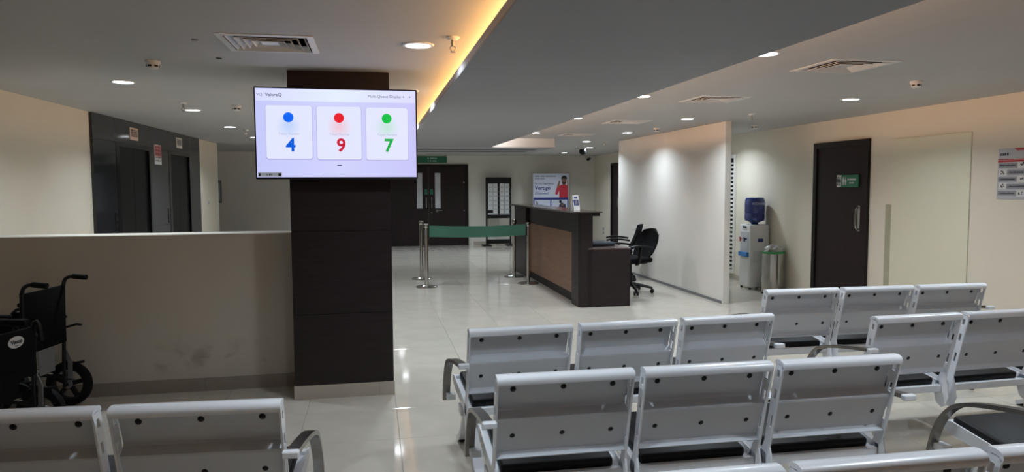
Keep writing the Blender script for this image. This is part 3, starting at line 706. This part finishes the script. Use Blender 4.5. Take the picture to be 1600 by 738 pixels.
text('headline', '(Dizziness)', .08, M_NAVY, bn, (-.42, yb-.0006, 1.33), align='LEFT', bold=.001)
# printed figure
def poly(pts, m, name, y=yb-.001): return MB().prism(pts, y-.0006, y, 'Y').build(name, m, bn)
M_SKINP = mat('skin_print', '8a5f4c', .6); M_HAIRP = mat('hair_print', '1e1819', .6); M_REDP = mat('shirt_print', 'c0303f', .6, var=.08, scale=10)
poly([(.22, 1.22), (.455, 1.22), (.455, 1.50), (.43, 1.53), (.37, 1.56), (.29, 1.55), (.22, 1.52)], M_REDP, 'figure_shirt')
poly([(.22, 1.52), (.16, 1.50), (.11, 1.32), (.135, 1.285), (.17, 1.29), (.22, 1.40)], M_REDP, 'figure_sleeve', yb-.0018)
poly([(.17, 1.47), (.155, 1.49), (.215, 1.66), (.245, 1.64), (.215, 1.49)], M_SKINP, 'figure_arm', yb-.0026)
poly([(.43, 1.50), (.455, 1.50), (.455, 1.66), (.425, 1.65)], M_SKINP, 'figure_arm', yb-.0026)
poly([(.345+.062*math.cos(a*.3927), 1.63+.085*math.sin(a*.3927)) for a in range(16)], M_SKINP, 'figure_head', yb-.0034)
poly([(.27, 1.66), (.275, 1.73), (.31, 1.775), (.36, 1.785), (.41, 1.76), (.425, 1.70), (.415, 1.65), (.40, 1.69), (.35, 1.705), (.30, 1.695)], M_HAIRP, 'figure_hair', yb-.0042)
poly([(.30, 1.615), (.39, 1.615), (.385, 1.575), (.345, 1.55), (.305, 1.575)], M_HAIRP, 'figure_beard', yb-.0042)
# two small pictures in the lower frame
poly([(-.29+.12*math.cos(a*.3927), 1.0+.04*math.sin(a*.3927)) for a in range(16)], M_INK, 'picture_oval')
poly([(-.30+.06*math.cos(a*.3927), 1.01+.017*math.sin(a*.3927)) for a in range(16)], M_GREYP, 'picture_oval', yb-.0018)
poly([(-.40, 1.13), (-.36, 1.13), (-.33, 1.05), (-.35, 1.02), (-.38, 1.04)], M_GREYP, 'picture_hand')
poly([(-.18, 1.01), (-.08, .985), (-.06, .96), (-.17, .985)], M_INK, 'picture_stem')
poly([(.20, .94), (.40, .94), (.39, 1.04), (.34, 1.06), (.30, 1.09), (.26, 1.08), (.22, 1.03)], M_INK, 'picture_person')
poly([(.25+.035*math.cos(a*.3927), 1.115+.04*math.sin(a*.3927)) for a in range(16)], M_HAIRP, 'picture_head', yb-.0018)
poly([(.27, 1.03), (.33, 1.06), (.345, 1.03), (.29, 1.0)], M_SKINP, 'picture_arm', yb-.0018)
poly([(.12, .88), (.45, .88), (.45, .92), (.12, .93)], M_RED, 'picture_caption', yb-.0026)

sg = thing('door_sign', 'green sign board fixed above the dark double door at the far end', 'sign', (1.41, FAR, 2.20))
MB().box(-.47, .47, -.025, 0, -.08, .08, .003, 1).build('board', M_GREEN, sg)
mb = MB(); scribble(mb, -.02, .22, .03, .04, -.0252, 2); scribble(mb, -.01, .21, -.035, .04, -.0252, 8); mb.build('lettering', mat('pale_sign_letter', 'b9cfc4', .5), sg)
rs = thing('restroom_sign', 'green and white restroom sign with figures on the dark door', 'sign', (RWX(7.55)-.013, 7.55, 1.55), RROT)
MB().box(-.20, .20, -.02, 0, -.075, .075, .003, 1).build('board', M_GREEN, rs)
MB().box(-.198, -.115, -.022, -.02, -.073, .073).build('white_field', M_PAPER, rs)
def picto(x, s, skirt):
    mb = MB(); y0, y1 = -.0235, -.0221
    mb.prism([(x+s*.09*math.cos(a*.7854), s*.38+s*.09*math.sin(a*.7854)) for a in range(8)], y0, y1, 'Y')
    if skirt: mb.prism([(x-s*.08, s*.26), (x+s*.08, s*.26), (x+s*.20, -s*.12), (x-s*.20, -s*.12)], y0, y1, 'Y')
    else: mb.prism([(x-s*.15, s*.26), (x+s*.15, s*.26), (x+s*.14, -s*.10), (x-s*.14, -s*.10)], y0, y1, 'Y')
    for q in (-1, 1): mb.prism([(x+q*s*.02, -s*.10), (x+q*s*.10, -s*.10), (x+q*s*.09, -s*.48), (x+q*s*.03, -s*.48)], y0, y1, 'Y')
    return mb
for x, k in ((-.176, False), (-.138, True)): picto(x, .115, k).build('pictogram', M_INK, rs)
for x, k in ((-.072, False), (-.03, True)): picto(x, .10, k).build('pictogram', M_PAPER, rs)
mb = MB(); scribble(mb, .005, .155, .018, .022, -.0202, 4, .2); scribble(mb, .04, .12, -.022, .018, -.0202, 6, .2); mb.build('lettering', M_PAPER, rs)
# instruction poster on the right wall
po = thing('wall_poster', 'grey and white instruction poster with red header on the right wall', 'poster', (RWX(5.24), 5.24, 1.595), RROT)
MB().box(-.225, .225, -.006, 0, -.225, .225, .001, 1).build('sheet', mat('poster_paper', 'bcbcc2', .45, var=.03), po)
mb = MB(); mb.box(-.224, .224, -.0072, -.0065, .105, .122); mb.box(-.224, .224, -.0072, -.0065, .125, .132); mb.prism([(-.06, .224), (.07, .224), (.04, .205), (-.03, .205)], -.0072, -.0065, 'Y'); mb.build('red_band', M_RED, po)
mb = MB(); scribble(mb, -.205, -.115, .175, .026, -.0066, 21, .12); scribble(mb, .11, .2, .17, .03, -.0066, 22, .15); mb.build('heading', M_INK, po)
for i in range(5):
    z = .075-i*.062
    MB().box(-.215, .215, -.0070, -.0064, z-.021, z+.021).build('row_bar', mat('poster_grey', '8f9098', .5), po)
    xs = -.17 if i % 2 else .02
    bx_ = MB().box(xs-.04, xs+.045, -.0078, -.0070, z-.028, z+.03).build('row_icon', M_PAPER, po)
    mb = MB(); rr = random.Random(i)
    for q in range(5): a = rr.uniform(-.024, .018); c = rr.uniform(-.018, .012); mb.box(xs+a, xs+a+rr.uniform(.006, .016), -.0086, -.0078, z+c, z+c+rr.uniform(.006, .018))
    mb.build('icon_print', M_INK, bx_)
    mb = MB(); scribble(mb, (-.10 if i % 2 else -.2), (.2 if i % 2 else -.04), z, .014, -.0071, 30+i, .2); mb.build('row_text', M_INK, po)
# notices on the lift wall
def notice(name, lab, yv, zc_, w_, h_, fill, rows, seed, top=None):
    r = thing(name, lab, 'sign', (LWX(yv)+.031, yv, zc_), LROT)
    MB().box(-w_/2, w_/2, -.004, .0, -h_/2, h_/2).build('sheet', fill, r)
    if top: MB().box(-w_/2+.01, w_/2-.01, -.005, -.0042, -.02, h_/2-.01).build('red_field', top, r)
    mb = MB()
    for q in range(rows): scribble(mb, -w_/2+.03, w_/2-.03, -h_/2+.05+q*(h_-.08)/max(1, rows-1), .018, -.0053, seed+q)
    mb.build('print', M_INK, r)
M_PINK = mat('pink_paper', 'd9c3b6', .6)
notice('lift_notice', 'square pinkish notice above the first lift door', 9.41, 2.16, .27, .15, M_PINK, 4, 40)
notice('lift_notice', 'square pale notice above the second lift door', 11.26, 2.165, .27, .15, M_PAPER, 4, 50)
notice('safety_notice', 'red and white safety notice between the two lift doors', 10.28, 1.95, .27, .26, M_PAPER, 5, 60, mat('notice_red', 'c06a72', .6))
gb = thing('grey_plate', 'narrow grey plate on the white lobby wall right of the lifts', 'wall plate', (-3.37, LOBBY, 1.42))
MB().box(-.09, .09, -.02, 0, -.25, .25, .003, 1).build('plate', M_GREYP, gb); MB().box(-.06, .06, -.024, -.02, -.2, .2).build('inset', mat('pale_grey', 'a9aaab', .5), gb)
ws = thing('wall_switch', 'small switch plate on the left wall beyond the lifts', 'switch', (LWX(12.95), 12.95, 1.25), LROT)
MB().box(-.04, .04, -.01, 0, -.04, .04, .002, 1).build('plate', M_WP, ws); MB().box(-.012, .012, -.014, -.01, -.02, .02).build('rocker', M_GREYP, ws)

# ================================================================ WATER COOLER AND BIN
wc = thing('water_cooler', 'white water cooler standing against the right wall', 'water cooler', (5.46, 9.42, 0), RROT)   # -y = its front, x = towards the camera
MB().box(-.155, .155, -.15, .15, .03, .94, .02, 3).build('body', M_WP, wc, True)
for sx in (-1, 1):
    for sy in (-1, 1): MB().cyl((sx*.12, sy*.12, 0), (sx*.12, sy*.12, .04), .018, n=12).build('foot', M_BLK, wc)
MB().box(-.115, .115, -.156, -.14, .50, .84, .006, 1).build('tap_recess', mat('recess_white', 'c9cbd0', .4), wc)
dt = MB().box(-.125, .125, -.185, -.14, .475, .54, .008, 2).build('drip_tray', mat('blue_plastic', '3a7fc4', .35), wc)
for x, mm in ((-.06, M_RED), (0, M_WP), (.06, M_BLUE)):
    mb = MB(); mb.cyl((x, -.15, .73), (x, -.195, .73), .012); mb.cyl((x, -.188, .735), (x, -.188, .69), .011); mb.box(x-.012, x+.012, -.205, -.18, .74, .755, .003, 1); mb.build('tap', mm, wc, True)
MB().box(-.125, .125, -.153, -.148, .06, .44, .004, 1).build('lower_door', M_WP, wc)
MB().box(-.05, .05, -.158, -.15, .89, .915, .002, 1).build('indicator', M_BLK, wc)
# side facing the camera: badge and vent
MB().box(.1555, .1585, -.03, .05, .69, .74).build('badge', M_NAVY, wc)
mb = MB()
for i in range(7):
    for j in range(6): mb.cyl((.155, -.09+j*.028, .40+i*.026), (.157, -.09+j*.028, .40+i*.026), .006, n=8)
mb.build('side_vent', M_GREYP, wc)
wb = thing('water_bottle', 'large blue water bottle upside down on the white cooler', 'water bottle', (5.46, 9.42, .94), RROT)
MB().lathe([(.05, -.0), (.055, .02), (.10, .04), (.136, .055), (.142, .08), (.142, .15), (.137, .16), (.142, .17), (.142, .30), (.136, .36), (.12, .385), (.06, .395), (0, .395)], n=36).build('shell', M_BLUE, wb, True)
MB().box(.134, .155, -.035, .035, .07, .20, .008, 2).build('grip', M_NAVY, wb)
tx = text('lettering', 'KONHER', .052, mat('bottle_print', 'a8b4d4', .5), wb, (.1455, 0.0, .30), rot=(R(90), 0, R(90)), bold=.0012)
me = tx.data
for v in me.vertices:      # wrap the print round the bottle
    a = v.co.x/.1445; v.co.z += .1445*(math.cos(a)-1); v.co.x = .1445*math.sin(a)
bi = thing('waste_bin', 'round steel waste bin with green bag rim beside the cooler', 'bin', (5.45, 8.90, 0))
MB().lathe([(.148, .0), (.15, .012), (.15, .575), (.142, .58), (.142, .40), (0, .40)], n=36).build('drum', M_CHROME, bi, True)
MB().lathe([(.152, 0), (.156, .004), (.156, .022), (.15, .026)], n=36, ring=True).build('foot_ring', M_BLK, bi, True)
MB().lathe([(.1505, .56), (.155, .563), (.155, .585), (.148, .59), (.141, .585), (.141, .56)], n=36, ring=True).build('bag_rim', mat('green_plastic', '2f8a4c', .4), bi, True)
mb = MB(); rr = random.Random(3)
b = bmesh.new(); bmesh.ops.create_icosphere(b, subdivisions=3, radius=.135)
for v in b.verts:
    n_ = v.co.normalized(); k = 1+.16*math.sin(9*n_.x+3*n_.y)*math.sin(8*n_.y+5*n_.z)+rr.uniform(-.06, .06); v.co *= k; v.co.z = v.co.z*.8+.57
mb._merge(b); mb.build('bag', mat('crumpled_bag', '9d9c98', .3, var=.25, scale=18), bi, True, ang=20)

# ================================================================ WAITING BENCHES
def build_bench():
    root = thing('waiting_bench', 'x', 'bench')
    bolt = MB().lathe([(0, -.006), (.007, -.0045), (.0115, 0), (.0115, .003), (0, .003)], n=12, axis='Y').mesh(True); bolt.materials.append(M_BLK)
    for sx in (-.587, 0, .587):
        hwid = .266
        # bent back sheet: rolled top, recess, ledge, lower field, lip
        mb = MB(); line = [(.034, .768), (.046, .735), (.080, .640), (.077, .630), (.046, .607), (.047, .598), (.098, .462), (.094, .450), (.076, .441)]
        mb.sheet(line, .004, sx-hwid+.004, sx+hwid-.004); bk_ = mb.build('backrest', M_BPAN, root)
        for zz, yy in ((.722, .0485), (.532, .0725)):
            for bx in (-.20, 0, .20): link('bolt', bolt, bk_, None, (sx+bx, yy, zz), (R(15), 0, 0))
        prof = [(-.008, .752), (-.013, .768), (-.010, .778), (-.003, .784), (.016, .789), (.040, .787), (.050, .780), (.052, .770), (.046, .768), (.020, .773), (.002, .770), (-.003, .753)]
        MB().prism(prof, sx-hwid-.006, sx+hwid+.006, 'X').build('top_roll', M_BENCH, root, True, ang=50)
        for s in (-1, 1):
            xa, xb = sorted((sx+s*(hwid-.001), sx+s*(hwid+.006)))
            P = lambda t, w_: ((1-w_)*(-.008+.092*t)+w_*(.046+.078*t), (1-w_)*(.765-.365*t)+w_*(.772-.352*t))
            mb = MB(); brk = [0, .06, .15, .30, .42, .62, .78, 1]
            for i, (a, c) in enumerate(zip(brk, brk[1:])):
                spans = ((0, .32), (.68, 1)) if i in (1, 3, 5) else ((0, 1),)
                for w0, w1 in spans: mb.prism([P(a, w0), P(a, w1), P(c, w1), P(c, w0)], xa, xb, 'X')
            # teardrop foot of the bracket and the seat side rail
            td = [P(1, 0), P(1, 1), (.160, .35), (.164, .29), (.146, .24), (.112, .222), (.078, .24), (.060, .29), (.072, .36)]
            mb.prism(td, xa, xb, 'X'); mb.prism([(.11, .365), (.11, .312), (.50, .368), (.555, .39), (.56, .42), (.50, .428)], xa, xb, 'X')
            mb.build('side_bracket', M_BENCH, root)
        mb = MB(); mb.box(sx-hwid, sx+hwid, .112, .142, .310, .350, .003, 1); mb.box(sx-hwid, sx+hwid, .525, .556, .382, .418, .006, 2); mb.prism([(.14, .335), (.53, .392), (.53, .40), (.14, .343)], sx-hwid, sx+hwid, 'X')
        mb.build('seat_frame', M_BENCH, root)
        tilt = Matrix.Translation((sx, .335, .386)) @ Matrix.Rotation(R(8), 4, 'X')
        MB().box(-.235, .235, -.20, .205, -.018, .030, .016, 3, m=tilt).build('seat_pad', M_PAD, root, True)
    MB().box(-.86, .86, .27, .35, .26, .315, .004, 1).build('beam', M_BENCH, root)
    for sx in (-.587, 0, .587):
        MB().box(sx-.05, sx+.05, .25, .36, .315, .36, .004, 1).build('seat_mount', M_GREYP, root)
    for s in (-1, 1):
        lg = MB().tube([(s*.80, .02, .018), (s*.80, .10, .05), (s*.80, .17, .17), (s*.80, .24, .265), (s*.80, .37, .265), (s*.80, .45, .17), (s*.80, .54, .05), (s*.80, .62, .018)], 0, sq=(.055, .028), smooth=2).build('leg', M_BENCH, root)
        for y in (.03, .61): MB().cyl((s*.80, y, 0), (s*.80, y, .016), .02, n=14).build('foot_pad', M_BLK, lg)
        xa = s*.895
        MB().tube([(xa, -.01, .612), (xa, .10, .600), (xa, .24, .578), (xa, .37, .550), (xa, .45, .515), (xa, .52, .43), (xa, .555, .34), (xa, .57, .27)], 0, sq=(.042, .018), smooth=2).build('armrest', M_ARM, root)
        a, b = sorted((s*.862, s*.918)); MB().box(a, b, -.03, .0, .598, .622, .004, 1).build('arm_joint', M_BENCH, root)
        a, b = sorted((s*.862, s*.905)); MB().cyl((a, .565, .30), (b, .565, .30), .012, n=12).build('arm_bolt', M_ARM, root)
        MB().box(*sorted((s*.85, s*.90)), .50, .56, .285, .315).build('arm_stay', M_BENCH, root)
    return root
b0 = build_bench()
BN = [(-1.17, 2.49, -4, 'white metal three-seat bench at the left front, below the wheelchairs'),
      (1.305, 2.565, -.7, 'white metal three-seat bench in the middle front, its whole back in view'),
      (1.32, 3.50, 2.6, 'white metal three-seat bench of the middle block, one row nearer the counter'),
      (3.52, 3.345, 1.2, 'white metal bench of the right block, directly in front of the farthest bench'),
      (3.49, 4.345, -1.2, 'white metal three-seat bench farthest back, in front of the restroom door'),
      (1.325, 1.57, -1, 'white metal bench nearest the camera, only its top edge showing at lower right'),
      (3.42, 2.20, 0, 'white metal bench at the right edge showing a black seat and curved armrest')]
for i, (x, y, a, lab) in enumerate(BN):
    o = b0 if i == 0 else copy_tree(b0)
    o.location = (x, y, 0); o.rotation_euler = (0, 0, R(a)); tag(o, lab, 'bench', 'three-seat waiting benches')

# ================================================================ WHEELCHAIRS
def wheelchair(lab, loc, rz, folded):
    r = thing('wheelchair', lab, 'wheelchair', loc, rz, 'wheelchairs by the low wall')
    hx = .21
    for s in (-1, 1):
        # rear wheel: tyre, five-spoke rim, hub
        c = (s*.262, 0, .155)
        wl = MB().lathe([(.112, -.024), (.135, -.027), (.150, -.02), (.155, 0), (.150, .02), (.135, .027), (.112, .024)], c, 36, 'X', ring=True).build('rear_wheel', M_RUB, r, True)
        MB().lathe([(.098, -.014), (.114, -.02), (.114, .02), (.098, .014)], c, 36, 'X', ring=True).build('rim', M_BLK, wl, True)
        for k in range(5):
            a = k*2*math.pi/5+.4
            MB().tube([(c[0], .025*math.cos(a), c[2]+.025*math.sin(a)), (c[0], .104*math.cos(a), c[2]+.104*math.sin(a))], 0, sq=(.02, .028)).build('spoke', M_BLK, wl)
        MB().cyl((c[0]-.03, 0, c[2]), (c[0]+.03, 0, c[2]), .03).build('hub', M_GREYP, wl, True)
        # front caster
        cc = (s*.20, .40, .085)
        ck = MB().lathe([(.05, -.014), (.078, -.016), (.085, 0), (.078, .016), (.05, .014)], cc, 28, 'X', ring=True).build('front_caster', M_RUB, r, True)
        MB().cyl((cc[0]-.016, cc[1], cc[2]), (cc[0]+.016, cc[1], cc[2]), .05).build('rim', M_GREYP, ck, True)
        mb = MB()
        for q in (-1, 1): mb.tube([(cc[0]+q*.022, .40, .085), (cc[0]+q*.022, .41, .175), (cc[0], .42, .19)], .007, n=6)
        mb.cyl((cc[0], .42, .18), (cc[0], .42, .25), .014, n=10); mb.build('fork', M_CHROME, ck, True)
        # side frame
        top = .70 if folded else .855
        mb = MB(); mb.tube([(s*hx, .0, .16), (s*hx, .0, .30), (s*hx, -.01, .50), (s*hx, -.02, top)], .0125)
        mb.tube([(s*hx, .0, .47), (s*hx, .25, .48), (s*hx, .40, .47), (s*hx, .43, .40), (s*hx, .44, .25)], .0125, smooth=1)
        mb.tube([(s*hx, .0, .22), (s*hx, .25, .23), (s*hx, .44, .25)], .0125)
        mb.cyl((s*.20, 0, .155), (s*.26, 0, .155), .012); mb.build('side_frame', M_BLK, r, True)
        if folded:
            MB().tube([(s*hx, -.02, .69), (s*hx, -.03, .72), (s*hx, -.055, .70), (s*hx, -.065, .60)], .0135, smooth=1).build('push_handle', M_BLK, r, True)
        else:
            MB().tube([(s*hx, -.02, .84), (s*hx, -.03, .885), (s*hx, -.06, .905), (s*hx, -.10, .908)], .0125, smooth=2).build('push_handle', M_BLK, r, True)
            MB().tube([(s*hx, -.09, .908), (s*hx, -.18, .900)], .018, n=12).build('grip', M_RUB, r, True)
            MB().tube([(s*hx, -.03, .56), (s*hx, -.10, .58), (s*hx, -.13, .575)], .008).build('brake_lever', M_BLK, r, True)
        # arm
        mb = MB(); mb.tube([(s*(hx+.025), -.015, .62), (s*(hx+.025), .05, .69), (s*(hx+.025), .30, .69), (s*(hx+.025), .36, .64), (s*(hx+.025), .36, .47)], .011, smooth=1); mb.build('arm_frame', M_BLK, r, True)
        MB().box(s*(hx+.025)-.025, s*(hx+.025)+.025, .04, .30, .695, .725, .01, 2).build('arm_pad', M_RUB, r, True)
        MB().box(s*(hx+.02)-.003, s*(hx+.02)+.003, .03, .34, .49, .66).build('skirt_guard', M_FAB, r)
        # foot rest
        mb = MB(); mb.tube([(s*(hx-.03), .44, .42), (s*(hx-.03), .52, .32), (s*(hx-.03), .58, .14)], .011); mb.build('hanger', M_CHROME, r, True)
        MB().box(*sorted((s*.03, s*.19)), .53, .66, .11, .125, .004, 1).build('footplate', M_BLK, r)
        mb = MB(); mb.tube([(s*(hx+.03), .02, .32), (s*(hx+.045), -.05, .30), (s*(hx+.045), -.11, .31)], .009, n=8); mb.build('tip_lever', M_BLK, r, True)
        mb = MB(); mb.tube([(s*(hx+.012), .0, .40), (s*(hx+.012), -.035, .32), (s*(hx+.012), -.03, .20)], 0, sq=(.008, .03)); mb.build('axle_plate', M_GREYP, r)
    zt = .69 if folded else .85
    mb = MB(); mb.box(-hx, hx, -.03, -.012, .40 if folded else .46, zt, .008, 2); mb.build('back_sling', M_FAB, r, True)
    MB().box(-hx+.005, hx-.005, .0, .42, .475, .50, .008, 2).build('seat_sling', M_FAB, r, True)
    MB().box(-.10, .06, -.034, -.031, .30, .46).build('rear_pocket', M_GREYP if not folded else M_FAB, r)
    mb = MB(); mb.tube([(-hx, .05, .24), (hx, .30, .46)], .011); mb.tube([(hx, .08, .24), (-hx, .33, .46)], .011); mb.build('cross_brace', M_CHROME, r, True)
    if folded:
        b = MB().lathe([(0, 0), (.058, 0), (.058, .002), (0, .002)], (.06, -.031, .625), 32, 'Y', sx=1, sy=.58)
        lg = b.build('logo_patch', M_WP, r)
        mb = MB(); mb.box(.045, .085, -.0352, -.0345, .602, .605); mb.build('logo_line', M_INK, lg)
        text('logo_text', 'Vissco', .032, M_INK, lg, (.06, -.0348, .627), bold=.0008)
    return r
wheelchair('black wheelchair standing at the low wall with raised push handles', (-2.125, 5.06, 0), R(80), False)
wheelchair('black wheelchair at the left edge with folded back and white oval badge', (-2.06, 4.42, 0), R(74), True)
bpy.context.view_layer.update()
